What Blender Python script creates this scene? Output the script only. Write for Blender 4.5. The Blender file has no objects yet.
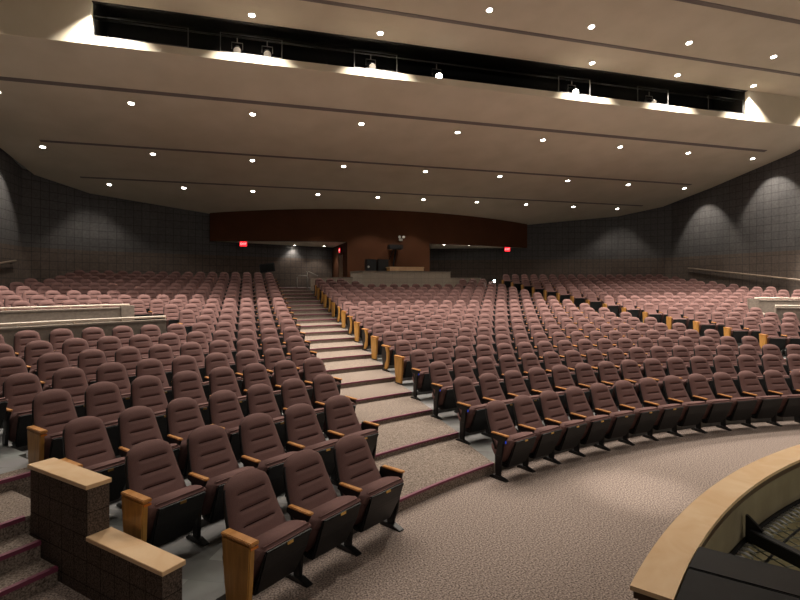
import bpy, bmesh, math, random
from math import sin, cos, pi, atan2, hypot, asin, sqrt
from mathutils import Vector, Matrix
random.seed(7)
SC = bpy.context.scene
COL = SC.collection

# ------------------------------------------------------------------ hall geometry (metres)
# x runs across the hall, y from the stage (0) to the back wall, z up; seat rows are arcs about the origin
CAM = (-8.1227, 5.3729, 2.6012); YAW = 0.2868; FPX = 516.38
R0, DN, DR = 12.464, 0.4187, 1.1166
def hh(i): return 0.0847*i + 0.0033*i*(i-1)/2 + {1:.042,2:.03,3:.018}.get(i,0)           # height of floor tier i
def rin(i): return R0 + DN + (i-1)*DR - {1:.11,2:.085,3:.05}.get(i,0)                    # inner radius of floor tier i
def pol(R, th, z=0.0): return Vector((R*sin(th), R*cos(th), z))
def to_px(x, y, z):
    du, dv = x-CAM[0], y-CAM[1]; s, c = sin(YAW), cos(YAW)
    X = du*c-dv*s; Z = du*s+dv*c
    if Z < 0.2: return None
    return 400+FPX*X/Z, 282.83+FPX*(CAM[2]-z)/Z, Z
A_IN, A_OUT = 4.9, 6.42                                  # the two stepped aisles, |x|
SIDE = 17.65

# ------------------------------------------------------------------ helpers
def tag(o, label=None, cat=None, group=None, kind=None):
    if label: o['label'] = label
    if cat: o['category'] = cat
    if group: o['group'] = group
    if kind: o['kind'] = kind
    return o
def empty(name, loc=(0,0,0), rz=0.0):
    o = bpy.data.objects.new(name, None); COL.objects.link(o)
    o.location = loc; o.rotation_euler = (0,0,rz); o.empty_display_size = .1
    return o
def obj(name, bm, mats, parent=None, smooth=False, loc=None, rz=None):
    me = bpy.data.meshes.new(name); bm.normal_update(); bm.to_mesh(me); bm.free()
    for m in (mats if isinstance(mats, (list, tuple)) else [mats]): me.materials.append(m)
    if smooth:
        for p in me.polygons: p.use_smooth = True
    o = bpy.data.objects.new(name, me); COL.objects.link(o)
    if parent is not None: o.parent = parent
    if loc is not None: o.location = loc
    if rz is not None: o.rotation_euler = (0,0,rz)
    return o
def B(): return bmesh.new()
def box(bm, x0, x1, y0, y1, z0, z1, mi=0, bev=0.0, mat=None):
    vs = [bm.verts.new((x,y,z)) for z in (z0,z1) for y in (y0,y1) for x in (x0,x1)]
    fs = []
    for idx in ((0,2,3,1),(4,5,7,6),(0,1,5,4),(2,6,7,3),(0,4,6,2),(1,3,7,5)):
        f = bm.faces.new([vs[i] for i in idx]); f.material_index = mi; fs.append(f)
    if mat is not None:
        for v in vs: v.co = mat @ v.co
    if bev:
        es = list({e for f in fs for e in f.edges})
        bmesh.ops.bevel(bm, geom=es, offset=bev, segments=2, affect='EDGES', material=mi)
    return fs
def prism(bm, pts, a0, a1, axis='x', mi=0, bev=0.0):
    """extrude a polygon (list of 2d points) along an axis from a0 to a1"""
    def mk(p, a):
        return (a,p[0],p[1]) if axis=='x' else ((p[0],a,p[1]) if axis=='y' else (p[0],p[1],a))
    lo = [bm.verts.new(mk(p,a0)) for p in pts]; hi = [bm.verts.new(mk(p,a1)) for p in pts]
    fs = [bm.faces.new(lo), bm.faces.new(hi[::-1])]
    n = len(pts)
    for i in range(n): fs.append(bm.faces.new((lo[i],hi[i],hi[(i+1)%n],lo[(i+1)%n])))
    for f in fs: f.material_index = mi
    bmesh.ops.recalc_face_normals(bm, faces=fs)
    if bev:
        es = list({e for f in fs for e in f.edges})
        bmesh.ops.bevel(bm, geom=es, offset=bev, segments=2, affect='EDGES', material=mi)
    return fs
def tube(bm, path, r, n=8, mi=0):
    path = [Vector(p) for p in path]; rings = []
    for i, p in enumerate(path):
        d = (path[min(i+1,len(path)-1)]-path[max(i-1,0)]).normalized()
        a = d.cross(Vector((0,0,1)) if abs(d.z) < .95 else Vector((1,0,0))).normalized(); b = d.cross(a)
        rings.append([bm.verts.new(p+a*(r*cos(2*pi*k/n))+b*(r*sin(2*pi*k/n))) for k in range(n)])
    fs = []
    for A, C in zip(rings, rings[1:]):
        for k in range(n): fs.append(bm.faces.new((A[k],A[(k+1)%n],C[(k+1)%n],C[k])))
    fs.append(bm.faces.new(rings[0][::-1])); fs.append(bm.faces.new(rings[-1]))
    for f in fs: f.material_index = mi; f.smooth = True
    bmesh.ops.recalc_face_normals(bm, faces=fs)
def disc(bm, c, r, z0, z1, n=24, r1=None, mi=0):
    r1 = r if r1 is None else r1
    lo = [bm.verts.new((c[0]+r*cos(2*pi*k/n), c[1]+r*sin(2*pi*k/n), z0)) for k in range(n)]
    hi = [bm.verts.new((c[0]+r1*cos(2*pi*k/n), c[1]+r1*sin(2*pi*k/n), z1)) for k in range(n)]
    fs = [bm.faces.new(lo[::-1]), bm.faces.new(hi)]
    for k in range(n): fs.append(bm.faces.new((lo[k],lo[(k+1)%n],hi[(k+1)%n],hi[k])))
    for f in fs: f.material_index = mi
    bmesh.ops.recalc_face_normals(bm, faces=fs)
def arc_slab(bm, Ra, Rb, t0, t1, z0, z1, n=None, mi=0, za=None):
    """solid ring sector"""
    n = n or max(2, int(abs(t1-t0)*Rb/0.5))
    q = []
    for i in range(n+1):
        t = t0+(t1-t0)*i/n
        q.append([bm.verts.new(pol(R,t,z)) for R in (Ra,Rb) for z in (z0,z1)])   # a0 a1 b0 b1
    fs = []
    for P, Q in zip(q, q[1:]):
        fs += [bm.faces.new((P[1],Q[1],Q[3],P[3])), bm.faces.new((P[0],P[2],Q[2],Q[0])),
               bm.faces.new((P[0],Q[0],Q[1],P[1])), bm.faces.new((P[2],P[3],Q[3],Q[2]))]
    fs += [bm.faces.new((q[0][0],q[0][1],q[0][3],q[0][2])), bm.faces.new((q[-1][0],q[-1][2],q[-1][3],q[-1][1]))]
    for f in fs: f.material_index = mi
    bmesh.ops.recalc_face_normals(bm, faces=fs)
def strip_slab(bm, Rf, Rb, x0, x1, z0, z1, n=5, mi=0):
    """solid between two arcs cut by lines of constant x (an aisle step)"""
    q = []
    for i in range(n+1):
        x = x0+(x1-x0)*i/n
        q.append([bm.verts.new((x, sqrt(R*R-x*x), z)) for R in (Rf,Rb) for z in (z0,z1)])
    fs = []
    for P, Q in zip(q, q[1:]):
        fs += [bm.faces.new((P[1],Q[1],Q[3],P[3])), bm.faces.new((P[0],P[2],Q[2],Q[0])),
               bm.faces.new((P[0],Q[0],Q[1],P[1])), bm.faces.new((P[2],P[3],Q[3],Q[2]))]
    fs += [bm.faces.new((q[0][0],q[0][1],q[0][3],q[0][2])), bm.faces.new((q[-1][0],q[-1][2],q[-1][3],q[-1][1]))]
    for f in fs: f.material_index = mi
    bmesh.ops.recalc_face_normals(bm, faces=fs)
def uv_wall(bm):
    """uv in metres: along the wall / height (top faces: x/y)"""
    L = bm.loops.layers.uv.verify()
    for f in bm.faces:
        n = f.normal
        if abs(n.z) > .7:
            for l in f.loops: l[L].uv = (l.vert.co.x, l.vert.co.y)
        else:
            t = Vector((-n.y, n.x, 0)).normalized()
            for l in f.loops: l[L].uv = (l.vert.co.dot(t), l.vert.co.z)

# ------------------------------------------------------------------ materials
def mat(name, rgb, rough=.6, metal=0.0, spec=.5):
    m = bpy.data.materials.new(name); m.use_nodes = True
    b = m.node_tree.nodes['Principled BSDF']
    b.inputs['Base Color'].default_value = (*rgb, 1); b.inputs['Roughness'].default_value = rough
    b.inputs['Metallic'].default_value = metal; b.inputs['Specular IOR Level'].default_value = spec
    return m
def N(m, t, **k):
    n = m.node_tree.nodes.new(t)
    for a, v in k.items():
        if a in n.inputs: n.inputs[a].default_value = v
        else: setattr(n, a, v)
    return n
def L(m, a, ao, b, bi): m.node_tree.links.new(a.outputs[ao], b.inputs[bi])
def noisy(name, c1, c2, scale, rough=.8, detail=3.0, bump=0.0, spec=.3, stretch=None, lo=.35, hi=.65, dist=0.0, coord='Object'):
    m = mat(name, c1, rough, 0, spec); b = m.node_tree.nodes['Principled BSDF']
    tc = N(m, 'ShaderNodeTexCoord'); no = N(m, 'ShaderNodeTexNoise', Scale=scale, Detail=detail, Distortion=dist)
    if stretch:
        mp = N(m, 'ShaderNodeMapping'); mp.inputs['Scale'].default_value = stretch
        L(m, tc, coord, mp, 'Vector'); L(m, mp, 'Vector', no, 'Vector')
    else: L(m, tc, coord, no, 'Vector')
    cr = N(m, 'ShaderNodeValToRGB'); cr.color_ramp.elements[0].position = lo; cr.color_ramp.elements[1].position = hi
    cr.color_ramp.elements[0].color = (*c1,1); cr.color_ramp.elements[1].color = (*c2,1)
    L(m, no, 'Fac', cr, 'Fac'); L(m, cr, 'Color', b, 'Base Color')
    if bump:
        bp = N(m, 'ShaderNodeBump', Strength=bump, Distance=.01); L(m, no, 'Fac', bp, 'Height'); L(m, bp, 'Normal', b, 'Normal')
    return m
M = {}
M['carpet'] = noisy('speckled_carpet', (.085,.064,.055), (.46,.37,.325), 62, .95, 4.0, 0, .1, lo=.34, hi=.66)
M['step_carpet'] = noisy('step_carpet', (.075,.058,.047), (.36,.29,.245), 62, .95, 4.0, .3, .1, lo=.32, hi=.68)
M['nosing'] = mat('burgundy_rubber', (.19,.038,.078), .5)
M['fabric'] = noisy('mauve_brown_fabric', (.160,.089,.083), (.188,.106,.098), 160, .92, 2, .15, .15)
M['seam_shade'] = mat('dark_seam', (.030,.014,.013), .95, 0, .1)  # crease shade of the seam grooves, put into the colour
M['plastic'] = noisy('black_plastic', (.010,.010,.011), (.016,.016,.017), 60, .42, 2, .05)
M['steel'] = mat('black_steel', (.012,.012,.013), .35, .3)
M['arm_wood'] = noisy('golden_oak', (.50,.215,.055), (.62,.30,.095), 14, .38, 3, .02, .5, (1,1,.2))
M['panel_wood'] = noisy('orange_oak', (.42,.205,.042), (.58,.30,.075), 9, .36, 4, .02, .5, (2.5,2.5,.4))
M['gold'] = mat('brass_plate', (.85,.55,.18), .3, .9)
M['amber'] = mat('amber_letter_plate', (.75,.22,.03), .4)
M['cap_wood'] = noisy('maple_cap', (.84,.56,.32), (.94,.69,.44), 3.2, .27, 5, .01, .5, (1,1,1), .3, .75, 1.2)
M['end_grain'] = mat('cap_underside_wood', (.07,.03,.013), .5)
M['ceil'] = noisy('painted_plaster_ceiling', (.67,.595,.465), (.73,.65,.52), .8, .9, 5, .02, .1)
M['groove'] = mat('slot_trim', (.20,.165,.15), .7)
M['black'] = mat('matt_black', (.006,.006,.006), .8, 0, .2)
M['black_paint'] = noisy('black_painted_board', (.006,.006,.007), (.010,.010,.011), 7, .6, 4, .03, .3)
M['brown_wall'] = noisy('reddish_brown_panel', (.088,.032,.013), (.098,.036,.015), 1.2, .75, 3, 0, .2)
M['pale_stone'] = noisy('pale_parapet_plaster', (.25,.205,.175), (.31,.26,.22), 14, .85, 4, .1, .2)
M['rail_cream'] = mat('cream_rail', (.72,.62,.52), .35)
M['rail_wood'] = noisy('wall_handrail_wood', (.32,.24,.18), (.40,.31,.24), 5, .4, 3)
M['rail_metal'] = mat('grey_pipe', (.33,.31,.28), .4, .6)
M['pit_wall'] = noisy('olive_pit_wall', (.26,.215,.14), (.32,.27,.18), 3, .8, 4, .05, .2)
M['pit_floor'] = noisy('pit_floor_boards', (.62,.63,.40), (.78,.80,.54), 2.5, .6, 4, .02, .3, (4,.5,1))
M['net'] = mat('pale_net_cord', (.40,.40,.40), .8)
M['net_dark'] = mat('dark_net_cord', (.16,.16,.12), .9)
M['dark_metal'] = mat('dark_grey_metal', (.08,.08,.08), .5, .3)
M['white_plastic'] = mat('white_plastic', (.75,.74,.70), .4)
M['door'] = noisy('tan_door', (.22,.13,.065), (.27,.165,.085), 4, .5, 3, 0, .4, (6,6,.6))

def tiles(name):
    m = mat(name, (.25,.24,.23), .55, 0, .35); b = m.node_tree.nodes['Principled BSDF']
    tc = N(m, 'ShaderNodeTexCoord'); br = N(m, 'ShaderNodeTexBrick', Scale=1.0)
    br.offset = .5; br.inputs['Brick Width'].default_value = .62; br.inputs['Row Height'].default_value = .31
    br.inputs['Mortar Size'].default_value = .002; br.inputs['Bias'].default_value = 0
    br.inputs['Color1'].default_value = (.115,.111,.107,1); br.inputs['Color2'].default_value = (.205,.198,.190,1); br.inputs['Mortar'].default_value = (.09,.087,.084,1)
    mp = N(m, 'ShaderNodeMapping'); mp.inputs['Rotation'].default_value = (0,0,.45)
    no = N(m, 'ShaderNodeTexNoise', Scale=2.2, Detail=5.0); mx = N(m, 'ShaderNodeMix', data_type='RGBA', blend_type='OVERLAY'); mx.inputs[0].default_value = .45
    L(m, tc, 'Object', mp, 'Vector'); L(m, mp, 'Vector', br, 'Vector'); L(m, tc, 'Object', no, 'Vector')
    m.node_tree.links.new(br.outputs['Color'], mx.inputs[6]); m.node_tree.links.new(no.outputs['Color'], mx.inputs[7])
    hs = N(m, 'ShaderNodeHueSaturation'); hs.inputs['Saturation'].default_value = .25
    m.node_tree.links.new(mx.outputs[2], hs.inputs['Color']); L(m, hs, 'Color', b, 'Base Color')
    return m
M['tier'] = tiles('grey_floor_tiles')
def blocks(name, w, h, c1, c2, mortar, split=None, low1=None, low2=None, speck=45, ms=.012, smix=.5, bump=.4):
    m = mat(name, c1, .85, 0, .2); b = m.node_tree.nodes['Principled BSDF']
    tc = N(m, 'ShaderNodeTexCoord'); br = N(m, 'ShaderNodeTexBrick', Scale=1.0)
    br.offset = 0; br.inputs['Brick Width'].default_value = w; br.inputs['Row Height'].default_value = h
    br.inputs['Mortar Size'].default_value = ms; br.inputs['Mortar Smooth'].default_value = .1
    br.inputs['Color1'].default_value = (*c1,1); br.inputs['Color2'].default_value = (*c2,1); br.inputs['Mortar'].default_value = (*mortar,1)
    L(m, tc, 'UV', br, 'Vector')
    no = N(m, 'ShaderNodeTexNoise', Scale=speck, Detail=3.0); L(m, tc, 'Object', no, 'Vector')
    cr = N(m, 'ShaderNodeValToRGB'); cr.color_ramp.elements[0].position = .35; cr.color_ramp.elements[1].position = .68
    cr.color_ramp.elements[0].color = (1-smix,1-smix,1-smix,1); cr.color_ramp.elements[1].color = (1+smix,1+smix,1+smix,1)
    L(m, no, 'Fac', cr, 'Fac')
    mx = N(m, 'ShaderNodeMix', data_type='RGBA', blend_type='MULTIPLY'); mx.inputs[0].default_value = 1
    src = br.outputs['Color']
    if split is not None:            # lower courses are laid in a browner block
        sx = N(m, 'ShaderNodeSeparateXYZ'); L(m, tc, 'UV', sx, 'Vector')
        lt = N(m, 'ShaderNodeMath', operation='LESS_THAN'); lt.inputs[1].default_value = split; m.node_tree.links.new(sx.outputs['Y'], lt.inputs[0])
        b2 = N(m, 'ShaderNodeTexBrick', Scale=1.0); b2.offset = 0
        for i in ('Brick Width','Row Height','Mortar Size','Mortar Smooth','Mortar'): b2.inputs[i].default_value = br.inputs[i].default_value
        b2.inputs['Color1'].default_value = (*low1,1); b2.inputs['Color2'].default_value = (*low2,1); L(m, tc, 'UV', b2, 'Vector')
        m2 = N(m, 'ShaderNodeMix', data_type='RGBA'); m.node_tree.links.new(lt.outputs[0], m2.inputs[0])
        m.node_tree.links.new(br.outputs['Color'], m2.inputs[6]); m.node_tree.links.new(b2.outputs['Color'], m2.inputs[7]); src = m2.outputs[2]
    m.node_tree.links.new(src, mx.inputs[6]); m.node_tree.links.new(cr.outputs['Color'], mx.inputs[7])
    m.node_tree.links.new(mx.outputs[2], b.inputs['Base Color'])
    bp = N(m, 'ShaderNodeBump', Strength=bump, Distance=.02); bp.invert = True
    m.node_tree.links.new(br.outputs['Fac'], bp.inputs['Height']); L(m, bp, 'Normal', b, 'Normal')
    return m
M['block'] = blocks('grey_block_wall', .4, .4, (.112,.107,.108), (.127,.121,.121), (.056,.053,.053), 4.2, (.130,.102,.086), (.145,.113,.096), 9, .011, .12)
M['half_block'] = blocks('speckled_aggregate_block', .2, .2, (.110,.083,.068), (.125,.094,.077), (.035,.026,.021), speck=80, ms=.004, smix=.6)
M['booth_block'] = blocks('booth_block', .4, .2, (.56,.48,.40), (.60,.52,.43), (.44,.37,.31), speck=40, ms=.008, smix=.25)

def emit(name, rgb, s):
    m = bpy.data.materials.new(name); m.use_nodes = True; nt = m.node_tree; nt.nodes.clear()
    e = nt.nodes.new('ShaderNodeEmission'); o = nt.nodes.new('ShaderNodeOutputMaterial')
    e.inputs['Color'].default_value = (*rgb,1); e.inputs['Strength'].default_value = s
    nt.links.new(e.outputs[0], o.inputs[0]); return m
M['lamp'] = emit('warm_lamp', (1,.93,.82), 40)
M['lamp_dim'] = emit('dim_lamp', (1,.93,.82), 9)
M['lamp_cool'] = emit('aisle_lamp', (.7,1,.9), 60)
M['exit_red'] = emit('exit_red', (1,.02,.03), 2.2)
M['exit_letter'] = emit('exit_letter', (1,.30,.28), 3.0)
M['blue_led'] = emit('blue_aisle_led', (.05,.12,1), .35)

# ------------------------------------------------------------------ setting: floors
bm = B(); arc_slab(bm, 9.78, R0+DN+.3, -1.2, 1.15, -.25, 0.0, 120); arc_slab(bm, R0+DN+.28, 14.5, -1.1, -.7435, -.25, 0.0, 10)
tag(obj('floor', bm, M['carpet']), 'speckled brown carpet floor between the front row and the pit rail', kind='structure')
VOM = .48                      # the entrance wells start at this angle from the centre line
def tmax(R): return min(.98, asin(min(.999, (SIDE-.02)/R)))
for i in range(1, 21):
    Ra, Rb = rin(i), rin(i+1)+.02
    if i == 20: Rb = 44.0
    t = tmax(Rb if i < 20 else 34.5); h = hh(i)
    bm = B()
    if i == 20:                # the top tier runs on to the back wall
        n = 60; q = []
        for k in range(n+1):
            x = -16.9+33.8*k/n
            yb = 34.35+max(0, 15.65-max(2.5, abs(x)))*.461 if abs(x) < 15.65 else 34.35-(abs(x)-15.65)*1.25
            q.append([bm.verts.new((x, y, z)) for y in (sqrt(Ra*Ra-x*x), yb) for z in (h-.4, h)])
        for P, Q in zip(q, q[1:]):
            bm.faces.new((P[1],P[3],Q[3],Q[1])); bm.faces.new((P[0],P[1],Q[1],Q[0])); bm.faces.new((P[0],Q[0],Q[2],P[2])); bm.faces.new((P[2],Q[2],Q[3],P[3]))
        bmesh.ops.recalc_face_normals(bm, faces=bm.faces[:])
    elif i == 8:
        arc_slab(bm, Ra, Rb, -VOM, VOM, h-.35, h); arc_slab(bm, Ra, 21.12, -t, -VOM, h-.35, h); arc_slab(bm, Ra, 21.12, VOM, t, h-.35, h)
    elif i in (9, 10): arc_slab(bm, Ra, Rb, -VOM, VOM, h-.35, h)
    elif i == 11:
        arc_slab(bm, Ra, Rb, -VOM, VOM, h-.35, h); arc_slab(bm, 24.42, Rb, -t, -VOM, h-.35, h); arc_slab(bm, 24.42, Rb, VOM, t, h-.35, h)
    elif i < 4: arc_slab(bm, Ra, Rb, -.742 if i == 1 else -.7305, t, h-.35 if i > 1 else -.2, h)
    elif i < 7: arc_slab(bm, Ra, Rb, -.735, t, h-.35, h)
    else: arc_slab(bm, Ra, Rb, -t, t, h-.35, h)
    tag(obj('floor', bm, M['tier']), kind='structure')
bm = B(); arc_slab(bm, 15.70, 16.45, -.98, -.7095, -.2, .57); arc_slab(bm, 16.45, 19.0, -.98, -.7045, -.2, .57)
tag(obj('floor', bm, M['tier']), kind='structure')
for s in (-1, 1):              # sunken floor of the two entrance wells
    bm = B(); arc_slab(bm, 20.9, 24.7, s*VOM, s*.99, -.5, -.3)
    tag(obj('floor', bm, M['tier']), kind='structure')

# stepped aisles --------------------------------------------------
def aisle(sgn, label):
    root = tag(empty('carpeted_stair', (sgn*5.66, 12.0, 0)), label, 'stairs', 'carpeted stairs of the two main aisles')
    inv = Matrix.Translation((-sgn*5.66, -12.0, 0))
    x0, x1 = sorted((sgn*A_IN, sgn*(A_OUT if sgn > 0 else 6.68)))
    for i in range(1, 21):
        h = hh(i); Ra = rin(i); Rb = rin(i+1)+.03
        bm = B(); strip_slab(bm, Ra-.012, Rb, x0, x1, h-.3 if i > 1 else .001, h+.012); bm.transform(inv)
        st = obj('step', bm, M['step_carpet'], root)
        bm = B(); strip_slab(bm, Ra-.022, Ra+.012, x0, x1, h-.012, h+.0145); bm.transform(inv)
        obj('nosing', bm, M['nosing'], st)
        if sgn < 0 and i < 9:  # pale metal edge strip closing the step beside the seats
            bm = B(); q = sqrt(Ra*Ra-x1*x1)
            box(bm, x1, x1+.02, q-.02, q+.03, h-(hh(i)-hh(i-1)), h+.014); bm.transform(inv)
            obj('edge_strip', bm, M['rail_metal'], st)
aisle(-1, 'broad carpeted stair with burgundy nosings climbing between the near and middle seat blocks')
aisle(1, 'carpeted stair mostly hidden behind the middle block, beside gold-ended seats')

# side steps beside the block half wall ---------------------------
root = tag(empty('side_steps', pol(14.6, -.8)), 'short dark carpeted steps with burgundy nosings left of the block half wall', 'stairs')
inv = root.matrix_basis.inverted() if False else Matrix.Translation(-pol(14.6, -.8))
for z, Ra, Rb, t1 in ((.15,14.28,14.60,-.7465), (.30,14.57,14.89,-.7465), (.45,14.86,15.72,-.7465), (.575,15.68,15.90,-.7095)):
    bm = B(); arc_slab(bm, Ra, Rb, -.90, t1, .001, z, 6)
    if z == .45: arc_slab(bm, 14.845, Rb, t1, -.732, .001, z, 1)
    bm.transform(inv); st = obj('step', bm, M['step_carpet'], root)
    bm = B(); arc_slab(bm, Ra-.012, Ra+.03, -.90, t1, z-.032, z+.005, 6); bm.transform(inv); obj('nosing', bm, M['nosing'], st)

# block half wall with maple caps ---------------------------------
root = tag(empty('half_wall', pol(13.9, -.738)), 'stepped half wall of dark speckled blocks with two pale maple caps', 'half wall')
inv = Matrix.Translation(-pol(13.9, -.738))
bm = B(); arc_slab(bm, 12.87, 13.86, -.7445, -.7315, 0.0, .475, 1); arc_slab(bm, 13.86, 14.82, -.7445, -.7315, 0.0, .895, 1)
bm.normal_update(); Lq = bm.loops.layers.uv.verify(); wd = Vector((sin(-.738), cos(-.738), 0)); wt = Vector((wd.y, -wd.x, 0)); w0 = pol(12.87, -.738)
for f in bm.faces:
    for l in f.loops:
        p = l.vert.co-w0; l[Lq].uv = ((p.dot(wd) if abs(f.normal.dot(wt)) > .7 else p.dot(wt)+.1), l.vert.co.z+.105)
bm.transform(inv); obj('block_body', bm, M['half_block'], root)
for Ra, Rb, z in ((12.845,13.858,.51), (13.85,14.84,.93)):
    bm = B(); arc_slab(bm, Ra, Rb, -.7457, -.7303, z-.036, z, 1)
    bmesh.ops.bevel(bm, geom=bm.edges[:], offset=.003, segments=2, affect='EDGES'); bm.transform(inv)
    obj('wood_cap', bm, M['cap_wood'], root)

# ------------------------------------------------------------------ setting: walls
def wall(name, pts, z0, z1f, m, label=None):
    """vertical wall along a plan polyline; z1f gives the top"""
    bm = B(); Lr = bm.loops.layers.uv.verify(); d = 0.0
    for (a, b) in zip(pts, pts[1:]):
        ln = hypot(b[0]-a[0], b[1]-a[1])
        vs = [bm.verts.new((a[0],a[1],z0)), bm.verts.new((b[0],b[1],z0)), bm.verts.new((b[0],b[1],z1f(b))), bm.verts.new((a[0],a[1],z1f(a)))]
        f = bm.faces.new(vs)
        for l, uv in zip(f.loops, ((d,z0),(d+ln,z0),(d+ln,z1f(b)),(d,z1f(a)))): l[Lr].uv = uv
        d += ln
    o = obj(name, bm, m); so = o.modifiers.new('thick', 'SOLIDIFY'); so.thickness = .25; so.offset = 1
    return tag(o, label, kind='structure')
PROF_A = [(22.4,9.565),(24.4,8.98),(28.9,8.12),(32.3,7.46),(34.4,7.05),(41.5,5.7)]
PROF_B = [(-3.0,14.6),(18.5,11.55),(21.6,10.95),(22.4,10.85)]
def zc(y):
    P = PROF_A if y >= 22.4 else PROF_B
    for (a,za),(b,zb) in zip(P, P[1:]):
        if a <= y <= b: return za+(zb-za)*(y-a)/(b-a)
    return P[-1][1] if y > P[-1][0] else P[0][1]
top = lambda p: zc(p[1])+.12
ys = [-3.0, 8.0, 18.5, 22.399]
wall('wall_left', [(-SIDE,31.9),(-SIDE,28.9),(-SIDE,24.4),(-SIDE,22.401),(-SIDE,22.399),(-SIDE,18.5),(-SIDE,-3)], -.6, top, M['block'])
wall('wall_right', [(SIDE,-3),(SIDE,18.5),(SIDE,22.399),(SIDE,22.401),(SIDE,24.4),(SIDE,28.9),(SIDE,31.9)], -.6, top, M['block'])
wall('wall_back', [(-2.6,40.45),(-15.65,34.4),(-SIDE,31.9)], 1.5, top, M['block'])
wall('wall_back', [(SIDE,31.9),(15.65,34.4),(2.6,40.45)], 1.5, top, M['block'])
for s in (-1, 1):       # returns of the brown centre wall
    pts = [(s*2.30,35.2),(s*2.30,40.9)]
    wall('wall_return', pts if s > 0 else pts[::-1], 1.5, lambda p: 5.2, M['brown_wall'])
def yb(x): return 35.05+.0165*x*x
# brown wall: full height in the middle, header band over the two side openings
bm = B(); n = 40
xs = [-10.2+20.4*k/n for k in range(n+1)]
for x0, x1 in zip(xs, xs[1:]):
    xm = (x0+x1)/2; zb = 5.0
    vs = [bm.verts.new((x,yb(x)+dy,z)) for x in (x0,x1) for dy in (0,.3) for z in (zb, zc(yb(x))+.1)]
    for idx in ((0,4,5,1),(2,3,7,6),(0,2,6,4),(1,5,7,3),(0,1,3,2),(4,6,7,5)): bm.faces.new([vs[i] for i in idx])
xs = [-2.55+5.1*k/8 for k in range(9)]
for x0, x1 in zip(xs, xs[1:]):
    vs = [bm.verts.new((x,yb(x)+dy,z)) for x in (x0,x1) for dy in (-.004,.3) for z in (1.5, 5.3)]
    for idx in ((0,4,5,1),(2,3,7,6),(0,2,6,4),(1,5,7,3),(0,1,3,2),(4,6,7,5)): bm.faces.new([vs[i] for i in idx])
tag(obj('wall_brown', bm, M['brown_wall']), 'dark reddish brown wall and header band behind the booth', kind='structure')
for s in (-1, 1):       # low ceilings of the two openings
    bm = B(); q = []
    for k in range(13):
        x = 2.55+7.7*k/12
        q.append([bm.verts.new((s*x, y, z)) for y in (yb(x)+.25, 34.4+(15.65-x)*.461+.1) for z in (5.0,5.1)])
    for P, Q in zip(q, q[1:]):
        bm.faces.new((P[0],P[2],Q[2],Q[0])); bm.faces.new((P[1],Q[1],Q[3],P[3]))
    bmesh.ops.recalc_face_normals(bm, faces=bm.faces[:])
    tag(obj('ceiling', bm, M['ceil']), kind='structure')

# ------------------------------------------------------------------ setting: ceiling
def ceil(prof, xr, y_end=None):
    bm = B(); q = []
    for (y, z) in prof:
        w = xr
        if y > 31.9: w = min(xr, SIDE-(y-31.9)*.8 if y < 34.4 else 15.65-(y-34.4)/.461)
        w = max(w, 2.5)
        q.append((y, z, w))
    for (a, za, wa), (b, zb, wb) in zip(q, q[1:]):
        m = 10
        for k in range(m):
            f0, f1 = -1+2*k/m, -1+2*(k+1)/m
            lo = [bm.verts.new(p) for p in ((f0*wa,a,za),(f1*wa,a,za),(f1*wb,b,zb),(f0*wb,b,zb))]
            hi = [bm.verts.new(v.co+Vector((0,0,.2))) for v in lo]
            bm.faces.new(lo); bm.faces.new(hi[::-1])
            for i in range(4): bm.faces.new((lo[i],hi[i],hi[(i+1)%4],lo[(i+1)%4]))
    bmesh.ops.remove_doubles(bm, verts=bm.verts[:], dist=1e-4)
    bmesh.ops.recalc_face_normals(bm, faces=bm.faces[:])
    return bm
pa = PROF_A[:4]+[(33.2,7.285)]+PROF_A[4:]
obj_c = tag(obj('ceiling', ceil(PROF_A[:4]+[(34.4,7.05)]+PROF_A[5:], SIDE), M['ceil']), 'sloping beige rear ceiling with slots and downlights', kind='structure')
tag(obj('ceiling', ceil(PROF_B, SIDE), M['ceil']), 'higher beige ceiling over the front of the hall', kind='structure')
# fascia between the two ceilings, with the lighting slot cut out of it
SL, SR, SB = -12.5, 12.48, 9.80
bm = B()
box(bm, -SIDE, SIDE, 22.38, 22.55, 9.565, SB); box(bm, -SIDE, SL, 22.38, 22.55, SB, 10.95); box(bm, SR, SIDE, 22.38, 22.55, SB, 10.95)
tag(obj('wall_fascia', bm, M['ceil']), 'beige fascia across the ceiling below the black lighting slot', kind='structure')
bm = B()       # black catwalk box behind the slot
box(bm, SL, SR, 24.2, 24.3, 9.72, 11.4); box(bm, SL, SR, 22.56, 24.2, 11.3, 11.4); box(bm, SL, SR, 22.56, 24.2, 9.66, SB-.06)
box(bm, SL-.1, SL, 22.56, 24.3, 9.72, 11.4); box(bm, SR, SR+.1, 22.56, 24.3, 9.72, 11.4); box(bm, SL, SR, 22.41, 22.56, 10.84, 11.4)
tag(obj('trim_slot', bm, M['black']), 'black lining of the long lighting slot in the ceiling', kind='structure')
GRV = [(24.36,-15.7,15.95,.17),(28.70,-15.9,15.9,.14),(32.28,-15.5,15.75,.13),(20.95,-16.2,16.2,.13),(18.48,-16.2,16.2,.16)]
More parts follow.
